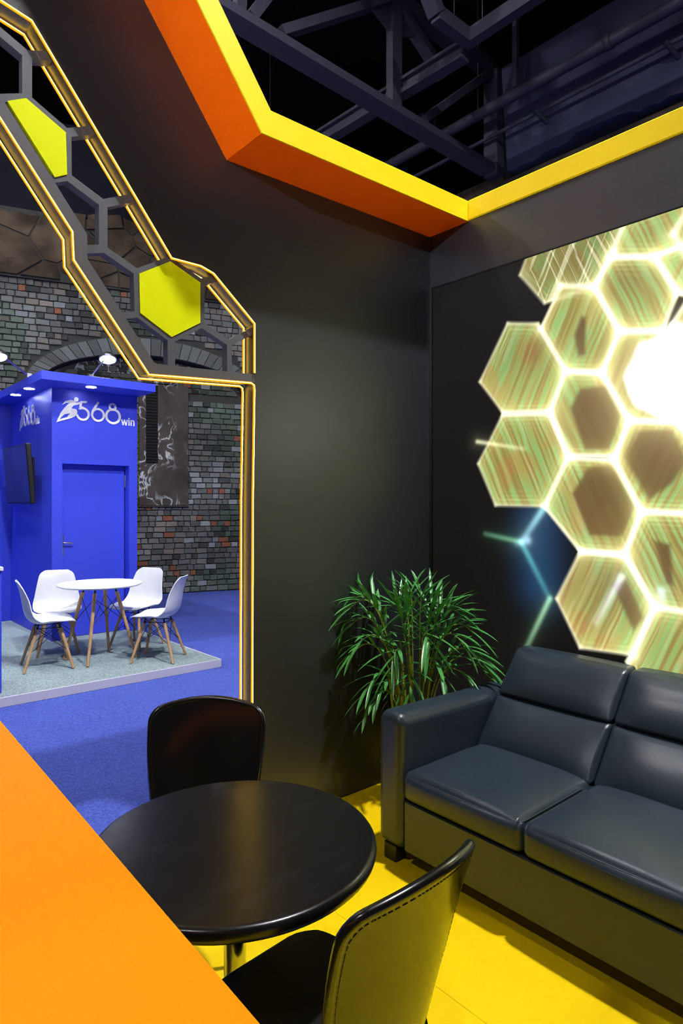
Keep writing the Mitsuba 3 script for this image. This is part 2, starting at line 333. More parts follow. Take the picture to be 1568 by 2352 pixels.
def f_led(p, n, uv):
    y, z = p.y, p.z
    c = mi.Color3f(.0085, .0075, .007)
    # soft blue light to the left of the comb
    dB, _ = seg_d(y, z, (1.93, 1.50), (1.92, 1.18))
    c = c + mi.Color3f(.010, .05, .14) * dr.exp(-dr.square(dB / .13))
    ins = mi.Float(-9)
    st3 = fbm(y * 4, z * 4, 3.); warp = .010 * noise(y * 9, z * 9, 1.)
    ua, ub, uc = y * .91 + z * .42 + warp, y * .91 - z * .42 + warp, z + .5 * warp
    sa = noise(ua * 85, uc * 2.0, 1.) * .6 + noise(ua * 150, uc * 4, 5.) * .4
    sb = noise(ub * 80, uc * 2.2, 2.) * .6 + noise(ub * 140, uc * 4, 6.) * .4
    hue = fbm(y * 7, z * 5, 8.)
    for q, (kx, pts) in enumerate(HX.items()):
        d = poly_in(y, z, pts); m = smoothstep(-.002, .004, d)
        zc = sum(a[1] for a in pts) / len(pts)
        st = sa if q % 2 else sb
        base = mix((.48, .41, .09), (.70, .60, .20), st3)
        base = mix(base, (.26, .19, .055), smoothstep(.50, .74, st) * .52)
        base = mix(base, (.36, .66, .20), smoothstep(.40, .62, 1 - st) * smoothstep(.38, .56, hue) * .9)
        base = mix(base, (.56, .27, .09), smoothstep(.54, .70, st) * smoothstep(.42, .30, hue) * .75)
        base = mix(base, (.90, .84, .42), smoothstep(.62, .74, 1 - st) * .35)
        base = base * (.78 + .45 * smoothstep(.12, -.22, z - zc)) if kx in ('H4', 'H10', 'H3') else base
        if kx == 'H1': base = mix(base * .62, (.85, .82, .48), smoothstep(.62, .70, sa) * .8 + smoothstep(.62, .70, sb) * .8)
        dd_ = poly_in(y, z, DARK[kx]) if kx in DARK else mi.Float(-1)
        inner = smoothstep(-.014, .016, dd_) * .92
        base = mix(base, mix((.17, .09, .035), (.27, .155, .06), st3), inner)
        # echoes of the outline inside the cell
        ech = smoothstep(.010, .0, dr.abs(d - .034)) + .6 * smoothstep(.007, .0, dr.abs(d - .055)) + .4 * smoothstep(.006, .0, dr.abs(d - .08))
        base = base + mi.Color3f(.30, .38, .15) * ech * .55 * (1 - inner) * (.35 + .65 * smoothstep(.3, .6, hue))
        c = c * (1 - m) + base * m
        ins = dr.maximum(ins, d)
    g = mi.Color3f(0)
    for kx, pts in HX.items():
        w = WGT.get(kx, 1.)
        for a, b in zip(pts, pts[1:] + pts[:1]):
            d, _ = seg_d(y, z, a, b)
            g = g + mi.Color3f(1.0, .95, .82) * (.80 * w * dr.exp(-dr.square(d / .014))) + mi.Color3f(.60, .56, .20) * (.40 * w * dr.exp(-d / .030))
        for a in pts:
            g = g + mi.Color3f(1., .9, .6) * (.20 * w * dr.exp(-dr.square((dr.sqrt(dr.square(y - a[0]) + dr.square(z - a[1]))) / .035)))
    for a, b in XTRA:
        d, _ = seg_d(y, z, a, b)
        g = g + mi.Color3f(1.0, .93, .78) * (.75 * dr.exp(-dr.square(d / .016))) + mi.Color3f(.6, .5, .25) * (.30 * dr.exp(-d / .035))
    # the comb glows only a little past its outline
    g = g * smoothstep(-.016, .004, ins)
    c = c + g
    # blue and green rays
    for a, b, col, w in [((1.897, 1.577), (2.037, 1.389), (.45, .95, 1.0), .018), ((2.037, 1.389), (2.274, 1.425), (.20, .55, .30), .013), ((2.037, 1.389), (1.866, 1.104), (.12, .50, .55), .016),
                         ((1.866, 1.104), (2.004, .83), (.45, .85, .50), .014), ((2.0, 1.40), (2.06, 1.385), (.5, .8, 1.), .022), ((2.33, 1.950), (2.018, 1.889), (.9, .9, .55), .011), ((1.487, 1.249), (1.611, 1.015), (.85, .9, 1.), .017),
                         ((1.30, 1.20), (1.30, 1.13), (.5, .8, .9), .02)]:
        d, t = seg_d(y, z, a, b)
        c = c + mi.Color3f(*col) * (1 - .7 * t) * (.95 * dr.exp(-dr.square(d / w)) + .12 * dr.exp(-d / (w * 2.2)))
    # blown out heart of the comb
    d = dr.maximum(.09, .30 - poly_in(y, z, [(1.50, 2.19), (1.40, 2.35), (1.27, 2.40), (1.0, 2.40), (.9, 2.15), (1.0, 1.93), (1.26, 1.95), (1.42, 2.02)]))
    c = c + mi.Color3f(9., 9.3, 9.) * smoothstep(.30, .20, d + .05 * (noise(y * 12, z * 12, 2.) - .5)) + mi.Color3f(.60, .50, .32) * dr.exp(-dr.square(d / .30))
    # pitch of the LED modules
    px = .80 + .20 * dr.cos(y * (2 * math.pi / .0065)) * dr.cos(z * (2 * math.pi / .0065))
    return dr.maximum(c * px * LED_GAIN, 0)
scr = trimesh.Trimesh([(XB - .004, LY0, LZ0), (XB - .004, LY1, LZ0), (XB - .004, LY1, LZ1), (XB - .004, LY0, LZ1)], [[0, 2, 1], [0, 3, 2]], process=False)
if scr.face_normals[0][0] > 0: scr.faces = scr.faces[:, ::-1]
kk = put(lw, 'screen', scr, M_BEZEL, uv=[(0, 0), (1, 0), (1, 1), (0, 1)])
scene[kk]['emitter'] = {'type': 'area', 'radiance': proc(f_led), 'sampling_weight': 5.}

# ================================================================== SOFA
so = thing('sofa', 'black leather sofa with padded arms and split back cushions in front of the lit screen', 'sofa')
SX, SB = 2.05, 2.985
def wr(v, amp, f=60.): return (meshkit.noise(v * f, 3) - .5) * amp
def arm(y0, y1):
    def disp(v, u):
        o = np.zeros_like(v); t = np.clip((v[:, 2] - .35) / .3, 0, 1)
        o[:, 2] += np.where(u[:, 2] > .8, .012 * (1 - u[:, 1] ** 2) - .020 * (u[:, 0] * .5 + .5), 0)
        wk = np.exp(-((v[:, 0] - 2.78) / .16) ** 2) * t * np.sin(v[:, 0] * 95 + v[:, 1] * 25 + v[:, 2] * 10)
        o[:, 2] += np.where(u[:, 2] > .5, .0065 * wk, 0); o[:, 1] += .002 * wk * np.sign(-u[:, 1])
        return o
    return soft_box((SX, y0, .075), (SB, y1, .660), .042, (40, 8, 14), disp)
put(so, 'arm', arm(1.990, 2.145), M_LEATHER, True)
put(so, 'arm', arm(.030, .185), M_LEATHER, True)
put(so, 'base', box((SX + .012, .187, .080), (SB, 1.988, .300), .006), M_LEATHER)
put(so, 'back_frame', box((2.80, .187, .30), (SB + .005, 1.988, .70), .02), M_LEATHER)
for i in range(3):
    y1 = 1.986 - i * .6; y0 = y1 - .598
    def disp(v, u):
        o = np.zeros_like(v)
        e = np.clip(1 - u[:, 0] ** 4, 0, 1) * np.clip(1 - u[:, 1] ** 4, 0, 1)
        o[:, 2] += np.where(u[:, 2] > 0, .030 * e, 0)
        o[:, 0] += np.where(u[:, 0] < -.5, -.010 * (1 - u[:, 1] ** 4) * (1 - u[:, 2] ** 2), 0)
        cw = np.exp(-((np.abs(u[:, 1]) - 1) / .10) ** 2) * np.exp(-((u[:, 0] + 1) / .16) ** 2)
        o[:, 2] += .006 * cw * np.sin(v[:, 1] * 330) * (u[:, 2] > 0)
        return o
    c = put(so, 'seat_cushion', soft_box((SX - .004, y0, .306), (2.66, y1, .428), .034, (22, 22, 6), disp), M_LEATHER, True)
    path = [(2.50, y1 - .008, .424), (SX + .035, y1 - .008, .420), (SX + .008, y1 - .035, .416), (SX + .002, (y0 + y1) / 2, .414), (SX + .008, y0 + .035, .416), (SX + .035, y0 + .008, .420), (2.50, y0 + .008, .424)]
    put(c, 'piping', tube(dense(path, .04), .0035, 6), M_LEATHER, True)
    put(c, 'stitching', cat([rod(a, a + (b - a) * .6, .0009, sides=4) for a, b in zip(*(lambda q: (q[:-1], q[1:]))(dense([(SX - .006, y1 - .04, .400), (SX - .013, (y0 + y1) / 2, .398), (SX - .006, y0 + .04, .400)], .008)))]), M_STITCH, kind='stuff', label='fine stitched seam under the cushion edge')
    for j, (z0, z1, x0) in enumerate([(.415, .642, 2.545), (.640, .850, 2.72)]):
        def disp2(v, u):
            o = np.zeros_like(v)
            e = np.clip(1 - u[:, 1] ** 4, 0, 1) * np.clip(1 - u[:, 2] ** 2, 0, 1)
            o[:, 0] += np.where(u[:, 0] < 0, -.042 * e, 0)
            o[:, 0] += (v[:, 2] - z0) * .80
            o[:, 2] += np.where((u[:, 2] > .5), .006 * (1 - u[:, 1] ** 4), 0) * j
            return o
        put(so, 'back_cushion', soft_box((x0, y0 + .002, z0), (x0 + (.105 if j else .16), y1 - .002, z1), .022, (8, 22, 12), disp2), M_LEATHER, True,
            label=('upper' if j else 'lower') + ' half of a back cushion')
for x in (SX + .02, SB - .09):
    for y in (2.045, .06): put(so, 'foot', box((x, y, 0), (x + .07, y + .075, .0745), .004), M_BLACK, label='square black foot')

# ================================================================== BLACK TABLE
bt = thing('round_table', 'round black bistro table on a chrome pedestal between the orange counter and sofa', 'table')
TC = (.883, 1.450)
prof = [(0, .700), (.340, .700), (.353, .703), (.360, .710), (.363, .720), (.362, .730), (.357, .737), (.347, .740), (0, .740)]
put(bt, 'tabletop', lathe(prof, 96, (*TC, 0)), M_TABLE, 40)
put(bt, 'pedestal', lathe([(0, .016), (.033, .016), (.028, .03), (.028, .685), (.06, .690), (.11, .695), (.11, .6995), (0, .6995)], 40, (*TC, 0)), M_CHROME, 40)
put(bt, 'base_plate', lathe([(0, .001), (.147, .001), (.15, .006), (.143, .012), (.05, .0158), (0, .0158)], 64, (*TC, 0)), M_CHROME, 40)

# ================================================================== BLACK CHAIRS
def rot(m, a, at):
    m = m.copy(); m.apply_transform(trimesh.transformations.rotation_matrix(a, [0, 0, 1])); m.apply_translation(at); return m
def back_pos(u, v):
    """u across -1..1, v up from 0 to 1 -> point of the middle surface (chair faces +y)"""
    w = .150 + .050 * np.sin(np.clip(v, 0, 1) * math.pi / 2)
    z = .440 + .412 * v + .030 * (1 - u ** 2) * np.clip(v, 0, 1) ** 2
    y = -.165 - .090 * v - .035 * np.clip(v - .55, 0, 1) ** 2 * 2 - .054 * (1 - u ** 2)
    return np.stack([u * w, y, z], -1)
def shell(u, v, pos, th):
    P = pos(u, v); e = 1e-3
    n = np.cross(pos(u + e, v) - pos(u - e, v), pos(u, v + e) - pos(u, v - e)); n /= np.linalg.norm(n, axis=-1, keepdims=True)
    return P, n
def rrect(nu, nv, rad=.17):
    """grid over a square with rounded upper corners: returns u, v arrays"""
    a = np.sin(np.linspace(-1, 1, nu) * math.pi / 2); b = .5 - .5 * np.cos(np.linspace(0, 1, nv) * math.pi)
    v, u = np.meshgrid(b, a, indexing='ij')
    # pull upper corners in to an ellipse
    cu, cv = 1 - rad, 1 - rad * .55
    k = np.clip((v - cv) / (rad * .55), 0, 1)
    lim = cu + rad * np.sqrt(np.clip(1 - k ** 2.2, 0, 1))
    return u * lim, v
def black_chair(label, at, ang):
    k = thing('dining_chair', label, 'chair')
    u, v = rrect(25, 25)
    P, n = shell(u, v, back_pos, 0)
    edge = np.minimum(1, np.maximum(0, 1 - np.abs(u) / np.abs(u).max(1, keepdims=True)) * 8 + .25)
    th = .010
    A, B = P + n * th, P - n * th
    bd = np.concatenate([np.arange(25)])
    f, b = grid_mesh(A), grid_mesh(B); b.faces = b.faces[:, ::-1]
    def rim(A, B):
        lp = lambda X: np.concatenate([X[:, 0], X[-1, 1:], X[::-1, -1][1:], X[0, ::-1][1:-1]])
        a, c = lp(A), lp(B); m = len(a); vv = np.vstack([a, c]); ff = []
        for i in range(m):
            j = (i + 1) % m; ff += [[i, j, m + j], [i, m + j, m + i]]
        return trimesh.Trimesh(vv, ff, process=False), (a + c) / 2
    rm, loop = rim(A, B)
    body = cat(f, b, rm); body.merge_vertices(); trimesh.repair.fix_normals(body)
    put(k, 'backrest', rot(body, ang, at), M_CHAIR, 50)
    # welt: padded seam round the edge, left side - top - right side
    lp = np.concatenate([P[:, 0], P[-1, 1:], P[::-1, -1][1:]])
    keep = np.concatenate([[True], np.linalg.norm(np.diff(lp, axis=0), axis=1) > 2e-3]); lp = lp[keep]
    put(k, 'welt', rot(tube(lp, .0118, 10), ang, at), M_CHAIR, True, label='rolled leather edge of the backrest')
    # stitches a little inside the edge of the back face
    us, vs = u * .955, v * .978
    Q, nq = shell(us, vs, back_pos, 0); sp = Q - nq * 0.0106
    sp = sp if (sp[..., 1].mean() < Q[..., 1].mean()) else Q + nq * .0106
    sp = np.concatenate([sp[:, 0], sp[-1, 1:], sp[::-1, -1][1:]]); sp = dense(sp, .010)
    sti = [rod(a, a + (b_ - a) * .62, .0011, sides=4) for a, b_ in zip(sp[:-1], sp[1:]) if np.linalg.norm(b_ - a) > 3e-3]
    put(k, 'stitching', rot(cat(sti), ang, at), M_STITCH, kind='stuff', label='line of stitches along the backrest edge')
    def sdisp(v_, u_):
        o = np.zeros_like(v_); o[:, 0] += v_[:, 0] * (-.10 * np.clip(u_[:, 1], 0, 1) ** 2 - .30 * np.clip(-u_[:, 1], 0, 1))
        c = np.clip((np.abs(u_[:, 0]) - .55) / .45, 0, 1) * np.clip((u_[:, 1] - .45) / .55, 0, 1)
        o[:, 1] -= .055 * c ** 2
        o[:, 2] += .010 * (1 - u_[:, 0] ** 2) * (1 - u_[:, 1] ** 2) - .012 * np.clip(u_[:, 1] - .5, 0, 1) ** 2
        return o
    put(k, 'seat', rot(soft_box((-.195, -.205, .425), (.195, .235, .465), .018, (16, 16, 3), sdisp), ang, at), M_SEAT, True)
    for sx in (-1, 1):
        put(k, 'leg', rot(tube([(sx * .15, .165, .425), (sx * .16, .19, .2), (sx * .185, .20, .0005)], .0095, 10), ang, at), M_CHROME, True, label='thin chrome leg')
        put(k, 'leg', rot(tube([(sx * .115, -.15, .425), (sx * .125, -.17, .2), (sx * .14, -.19, .0005)], .0095, 10), ang, at), M_CHROME, True, label='thin chrome leg')
    put(k, 'seat_frame', rot(cat(bar((-.16, .165, .420), (.16, .165, .420), .018, .010), bar((-.13, -.15, .420), (.13, -.15, .420), .018, .010), bar((-.115, -.15, .420), (-.15, .165, .420), .018, .010), bar((.115, -.15, .420), (.15, .165, .420), .018, .010)), ang, at), M_CHROME)
    return k
black_chair('black leather chair behind the round black table, turned to the camera', (.985, 1.885, 0), math.atan2(-.76, -.65) - math.pi / 2)
black_chair('black leather chair nearest the camera, its curved back reflecting the yellow floor', (.935, 1.160, 0), math.radians(5.))

# ================================================================== ORANGE COUNTER
oc = thing('counter', 'bright orange bar counter in the lower left corner beside the round table', 'counter')
put(oc, 'countertop', ext(sg.Polygon([(-.45, -.55), (.317, -.55), (.396, 2.16), (-.45, 2.16)]), .04).apply_translation((0, 0, 1.06)), M_COUNTER)
put(oc, 'body', ext(sg.Polygon([(-.43, -.50), (.27, -.50), (.345, 2.10), (-.43, 2.10)]), 1.0595).apply_translation((0, 0, .0005)), M_WALL, label='dark counter body')

# ================================================================== PALM
pa = thing('areca_palm', 'bushy green areca palm in the corner between the sofa arm and dark walls', 'plant')
PB = np.array([2.60, 2.425, 0.])
pot = put(pa, 'pot', lathe([(0, .001), (.11, .001), (.15, .30), (.155, .31), (.145, .31), (.135, .27), (0, .27)], 40, PB), M_POT, 40)
put(pa, 'soil', lathe([(0, .2705), (.134, .2705), (.10, .285), (0, .29)], 32, PB), M_SOIL, True)
# fronds: right, depth towards the camera, tip height, arch height, leaflets, leaflet length  (right and depth from the pot)
RT = np.array([math.sin(YAW), -math.cos(YAW), 0.])
FR = [(-.40, .05, 1.155, .10, 13, .21), (-.36, -.02, 1.215, .05, 12, .24), (-.40, .02, 1.03, .10, 12, .19), (-.36, .10, .915, .12, 11, .19), (-.40, .06, .84, .13, 11, .18),
      (-.32, .14, .62, .18, 10, .18), (-.25, .16, .58, .20, 9, .14), (-.33, .14, .46, .24, 8, .12),
      (-.13, -.03, 1.16, .02, 14, .26), (-.06, .00, 1.13, .03, 14, .26), (-.02, -.05, 1.255, .02, 13, .22), (.05, -.04, 1.225, .02, 14, .25), (.13, -.03, 1.18, .03, 14, .25), (.21, .0, 1.16, .05, 13, .23), (.26, -.01, 1.09, .07, 13, .22),
      (.31, .05, .99, .10, 13, .22), (.25, .10, .92, .13, 12, .22), (.36, .10, .80, .16, 12, .24), (.38, .06, .72, .18, 11, .22), (.30, .13, .64, .20, 10, .20), (.06, .15, .93, .14, 13, .22), (-.16, .16, .80, .18, 12, .22), (.14, .15, .70, .2, 10, .20), (-.05, .14, .62, .2, 10, .18)]
def leaflet(base, d, L, w, droop):
    """folded blade that starts along d and bends down"""
    n = 7; t = np.linspace(0, 1, n)
    d = d / np.linalg.norm(d); P = base + np.outer(t * L, d) + np.outer(-droop * L * t ** 2.0, [0, 0, 1.])
    tg = np.gradient(P, axis=0); tg /= np.linalg.norm(tg, axis=1, keepdims=True)
    sd = np.cross(tg, [0, 0, 1.]); sd /= np.linalg.norm(sd, axis=1, keepdims=True) + 1e-9
    upv = np.cross(sd, tg)
    ww = w * np.sin(np.clip(t * .93 + .07, 0, 1) * math.pi) ** .6; ww[-1] = .0004
    rows = np.stack([P - sd * ww[:, None] + upv * ww[:, None] * .35, P, P + sd * ww[:, None] + upv * ww[:, None] * .35], 1)
    rows[..., 0] = np.minimum(rows[..., 0], XB - .02); rows[..., 1] = np.minimum(rows[..., 1], YA - .012)
    return grid_mesh(rows)
nl = 0; rest = []
for i, (dx, dd, zt, arch, nlf, ll) in enumerate(FR):
    b = PB + RT * dx * .14 - FWD * dd * .2 + np.array([rng.uniform(-.02, .02), rng.uniform(-.02, .02), .275])
    zt = zt - .13 * max(0, (zt - .5) / .7) ; tip = PB + RT * dx * (.88 if dx < 0 else 1.0) - FWD * dd; tip[2] = zt
    zc = max(zt + arch, .6)
    ctl = PB + RT * dx * .38 - FWD * dd * .35; ctl[2] = zc * 1.02 + .12 * (1 if arch > .06 else .3)
    cur = bez(b, ctl, tip, 30)
    cur[:, 0] = np.minimum(cur[:, 0], XB - .03); cur[:, 1] = np.minimum(cur[:, 1], YA - .02)
    fk = put(pa, 'frond', tube(cur, np.linspace(.0055, .0012, 30), 6), M_STEM, True, label='arching yellow-green frond stem')
    tt = np.linspace(.42, .99, nlf)
    tg = np.gradient(cur, axis=0); tg /= np.linalg.norm(tg, axis=1, keepdims=True)
    for q, t in enumerate(tt):
        x = t * 29; a = int(x); pnt = cur[a] + (cur[min(a + 1, 29)] - cur[a]) * (x - a); tv = tg[a]
        side = np.cross(tv, [0, 0, 1.]); side /= np.linalg.norm(side) + 1e-9
        s = 1 if q % 2 else -1
        frac = (t - .42) / .57
        upl = np.cross(side, tv)
        d = tv * (.50 + .80 * frac) + side * s * (1.1 - .6 * frac) + upl * .25 + rng.normal(0, .06, 3)
        m = leaflet(pnt, d, ll * (.60 + .40 * math.sin(frac * 2.4 + .5)) * rng.uniform(.85, 1.1), rng.uniform(.0085, .0115), rng.uniform(.02, .22) + .16 * (arch > .09))
        if nl < 296:
            put(fk, 'leaflet', m, M_LEAF, True)
            nl += 1
        else: rest.append(m)
if rest: put(pa, 'foliage', cat(rest), M_LEAF, True, kind='stuff', label='further narrow green leaflets')
for i in range(9):
    a = rng.uniform(0, 6.28); r = rng.uniform(.02, .08)
    p0 = PB + np.array([math.cos(a) * r, math.sin(a) * r, .275]); p1 = p0 + np.array([math.cos(a) * .06, math.sin(a) * .06, rng.uniform(.35, .6)])
    put(pa, 'cane', tube(bez(p0, (p0 + p1) / 2 + rng.normal(0, .01, 3), p1, 8), np.linspace(.008, .005, 8), 7), M_STEM, True)
for i, (dx, dd, z) in enumerate([(-.19, .17, .60), (-.22, .17, .575), (-.155, .17, .58), (.27, .14, .665)]):
    p = PB + RT * dx - FWD * dd; p[2] = z
    put(pa, 'dry_tip', leaflet(p, RT * (.3 if dx > 0 else -.25) + np.array([0, 0, -.25]), .055, .006, .5), M_TIP, True, label='withered brown leaf tip')

# ================================================================== BLUE STAND ACROSS THE AISLE
PF = .06
pf = thing('platform', 'low platform covered in grey carpet with a metal edge, under the white chairs', 'platform')
put(pf, 'deck', ext(sg.Polygon([(-2.5, 5.66), (3.27, 5.66), (3.27, 10.2), (-2.5, 10.2)]), PF + .013).apply_translation((0, 0, -.013)), M_GREY_CARPET)
put(pf, 'edging', box((-2.5, 5.645, -.013), (3.285, 5.6598, PF + .004), .002), M_ALU, label='pale metal edge strip')
put(pf, 'edging', box((3.2702, 5.6605, -.013), (3.285, 7.55, PF + .004), .002), M_ALU, label='pale metal edge strip')

FY, CX0, CX1 = 7.60, 2.279, 3.262
cb = thing('stand_cabin', 'tall royal blue exhibition cabin with a door and overhanging cornice', 'booth')
fw = sg.box(CX0, PF + .001, CX1, 2.885).difference(sg.box(2.391, PF - .1, 3.163, 2.043))
put(cb, 'front_wall', ext_xz(fw, FY, FY + .15), M_BLUE)
put(cb, 'side_wall', box((CX0, FY + .1505, PF + .001), (CX0 + .06, 10.1, 2.885), .001), M_BLUE, label='darker side wall of the cabin')
put(cb, 'side_wall', box((CX1 - .06, FY + .1505, PF + .001), (CX1, 10.1, 2.885), .001), M_BLUE)
put(cb, 'cornice', box((2.046, 7.165, 2.886), (3.30, 10.1, 2.978), .003), M_BLUE, label='flat overhanging blue cornice')
dk = put(cb, 'door', box((2.394, FY + .115, PF + .004), (3.148, FY + .149, 2.040), .002), M_BLUE, label='flush blue door set back in the wall')
put(dk, 'handle', cat(box((2.412, FY + .108, 1.00), (2.440, FY + .1149, 1.235), .003), rod((2.426, FY + .108, 1.145), (2.426, FY + .065, 1.145), .010), tube([(2.424, FY + .066, 1.145), (2.47, FY + .062, 1.143), (2.535, FY + .066, 1.138)], .0095, 8)), M_METAL, True, label='silver lever handle on a plate')
for z in (1.86, .35): put(dk, 'hinge', rod((3.156, FY + .106, z - .075), (3.156, FY + .106, z + .075), .011, sides=10), M_METAL, True, label='silver hinge')
for x, y in ((2.118, 8.434), (2.12, 7.883), (2.612, 7.32)):
    kk = put(cb, 'downlight', lamp_disc(.055, (x, y, 2.8835), (0, 0, -1)), M_WHITE, label='round recessed downlight')
    scene[kk]['emitter'] = emit(L_DOWN, L_DOWN, L_DOWN * 1.02, pick=.3)
sb = thing('stand_back_wall', 'royal blue back wall of the stand left of the cabin', 'wall panel')
put(sb, 'panel', box((-2.5, 9.30, PF + .001), (2.2785, 9.36, 2.885), .002), M_BLUE)
put(sb, 'cornice', box((-2.5, 8.85, 2.886), (2.0455, 9.36, 2.978), .003), M_BLUE)

# lettering: a running figure, 568 and a small "win"
def ring(c, r, w): return sg.Point(c).buffer(r, 32).difference(sg.Point(c).buffer(r - w, 32))
def stroke(pts, w, cap='flat'): return sg.LineString(pts).buffer(w / 2, cap_style=cap, join_style='mitre')
def logo():
    W_ = .024
    parts = []
    run = sg.Polygon([(.004, 0), (.05, .109), (.085, .160), (.128, .212), (.150, .230), (.111, .226), (.065, .201), (.101, .247), (.158, .266), (.205, .260), (.222, .238), (.252, .254), (.270, .231), (.216, .212), (.190, .205),
                      (.168, .167), (.185, .170), (.222, .165), (.233, .125), (.205, .080), (.132, .047), (.05, .019)])
    parts.append(run.buffer(0).difference(sg.Polygon([(.05, .056), (.095, .098), (.152, .112), (.118, .067), (.04, .038)])))
    parts.append(sg.Point(.220, .277).buffer(.026, 24))
    # five: top bar, stem and an open bowl
    a = np.radians(np.linspace(128, -172, 40)); c5 = (.294, .118)
    parts.append(stroke([(c5[0] + .066 * math.cos(t), c5[1] + .066 * math.sin(t)) for t in a], W_))
    parts.append(stroke([(.340, .258), (.275, .252), (.266, .190)], W_))
    parts.append(stroke([(.258, .190), (.300, .190)], W_))
    # six: ring with a slanting stem
    parts.append(ring((.467, .122), .080, W_)); parts.append(stroke([(.474, .272), (.400, .150)], W_ * 1.05))
    # eight: small ring over a large one
    parts.append(ring((.644, .121), .094, W_ * 1.1)); parts.append(ring((.639, .231), .047, W_))
    g = unary_union([q.buffer(0) for q in parts])
    ms = [ext(q, .010) for q in getattr(g, 'geoms', [g])]
    w = meshkit.text_mesh('win', .088, .008, bold=True); w.apply_translation((.741, .028, 0)); b = w.bounds
    w.vertices[:, 0] = .741 + (w.vertices[:, 0] - b[0][0]) * (.165 / (b[1][0] - b[0][0]))
    return cat(ms), w
lg, wn = logo()
def on_wall(m, kind):
    m = m.copy()
    if kind == 'front': M = np.array([[1, 0, 0, 2.321], [0, 0, -1, FY - .0005], [0, 1, 0, 2.498], [0, 0, 0, 1.]])
    else: M = np.array([[0, 0, -1, CX0 - .0005], [-.90, 0, 0, 8.873], [0, 1, 0, 2.498], [0, 0, 0, 1.]])
    m.apply_transform(M); return m
s1 = thing('wall_sign', 'white raised lettering 568 win with a running figure above the blue door', 'sign')
put(s1, 'emblem', on_wall(lg, 'front'), M_WHITE_SIGN); put(s1, 'word', on_wall(wn, 'front'), M_WHITE_SIGN, label='small word win')
s2 = thing('wall_sign', 'white raised lettering 568 win on the side wall above the television', 'sign')
put(s2, 'emblem', on_wall(lg, 'side'), M_WHITE_SIGN); put(s2, 'word', on_wall(wn, 'side'), M_WHITE_SIGN, label='small word win')

tv = thing('television', 'black flat television tilted down on the blue side wall under the sign', 'television')
TM = trimesh.transformations.rotation_matrix(math.radians(-4.5), [0, 1, 0]); TM[:3, 3] = (2.155, 8.46, 1.935)
put(tv, 'housing', box((-.028, -.515, -.345), (.028, .515, .345), .008).apply_transform(TM), M_BLACK)
put(tv, 'display', box((-.0300, -.500, -.325), (-.0285, .500, .332), 0).apply_transform(TM), M_SCREEN, label='dark glossy display')
put(tv, 'wall_bracket', cat(box((CX0 - .02, 8.25, 1.72), (CX0 - .0008, 8.67, 2.14), .003), bar((2.19, 8.46, 1.85), (2.262, 8.46, 1.85), .08, .12)), M_BLACK)

def arm_lamp(label, base, head, aim, watts, s=1., group=None, r=.085):
    k = thing('floodlight', label, 'lamp', group)
    base, head, aim = (np.array(q, float) for q in (base, head, aim)); d = aim - head; d /= np.linalg.norm(d)
    R = trimesh.geometry.align_vectors([0, 0, 1], d); R[:3, 3] = head
    sd = R[:3, 0]
    m = lathe([(0, -.06), (r * .75, -.06), (r * 1.12, -.012), (r * 1.12, .006), (r * 1.02, .006), (r * 1.02, -.004), (0, -.004)], 28).apply_transform(R)
    put(k, 'housing', m, M_METAL, 30)
    e = put(k, 'lens', lamp_disc(r, head + d * .0, d), M_WHITE, label='glowing white lens')
    scene[e]['emitter'] = emit(watts * .95, watts, watts * 1.08, pick=.8)
    put(k, 'arm', tube([base + (0, 0, .03), head - d * .058], .011 * s, 8), M_METAL, True)
    put(k, 'clamp', cat(box(base + (-.03 * s, -.03 * s, .0005), base + (.03 * s, .03 * s, .06 * s), .006)), M_METAL)
    return k
arm_lamp('bright floodlight on a short arm above the 568 win sign of the cabin front', (2.62, 7.36, 2.978), (2.76, 7.22, 3.20), (2.35, 6.0, 0.), L_STAND)
arm_lamp('bright floodlight on a long arm at the left edge above the cabin corner', (2.08, 7.75, 2.978), (1.69, 7.40, 3.10), (1.9, 6.2, 0.), L_STAND)
arm_lamp('floodlight on the stand back wall left of the cabin', (.6, 8.9, 2.978), (.6, 8.45, 3.25), (1.2, 7.2, 0), L_STAND)
# reception counter at the far left of the stand
rc = thing('reception_counter', 'blue reception counter with a white top at the left edge of the picture', 'counter')
put(rc, 'body', box((.3, 5.80, PF + .0005), (1.352, 6.35, 1.05), .004), M_BLUE); put(rc, 'top', box((.28, 5.78, 1.0505), (1.362, 6.37, 1.082), .004), M_WHITE, label='white counter top')

# white table
wt = thing('cafe_table', 'round white table on splayed wooden legs on the grey platform', 'table')
WC = np.array([2.400, 6.480, PF + .0005])
put(wt, 'tabletop', lathe([(0, .722), (.385, .722), (.398, .728), (.402, .736), (.398, .744), (0, .746)], 72, WC), M_WHITE, 40)
feet = [(-.222, -.287), (.177, .234), (.283, -.21), (-.299, .147)]
hub = []
for fx, fy in feet:
    d = np.array([fx, fy]); d = d / np.linalg.norm(d)
    a = WC + np.array([fx, fy, 0.005]); b = WC + np.array([d[0] * .16, d[1] * .16, .66])
    lk = put(wt, 'leg', rod(a, b, .013, .019, 12), M_WOOD, True, label='splayed round wooden leg')
    put(lk, 'bracket', rod(b - (a * 0), WC + np.array([d[0] * .135, d[1] * .135, .7215]), .009, sides=8), M_BLACK, True)
    hub.append((a + (b - a) * .93, a + (b - a) * .55, WC + np.array([0, 0, .50])))
wires = []
for i in range(4):
    for j in range(i + 1, 4): wires.append(rod(hub[i][0], hub[j][1], .003, sides=6)); wires.append(rod(hub[j][0], hub[i][1], .003, sides=6))
put(wt, 'wire_brace', cat(wires[:8]), M_BLACK, True, label='thin black crossed wires')

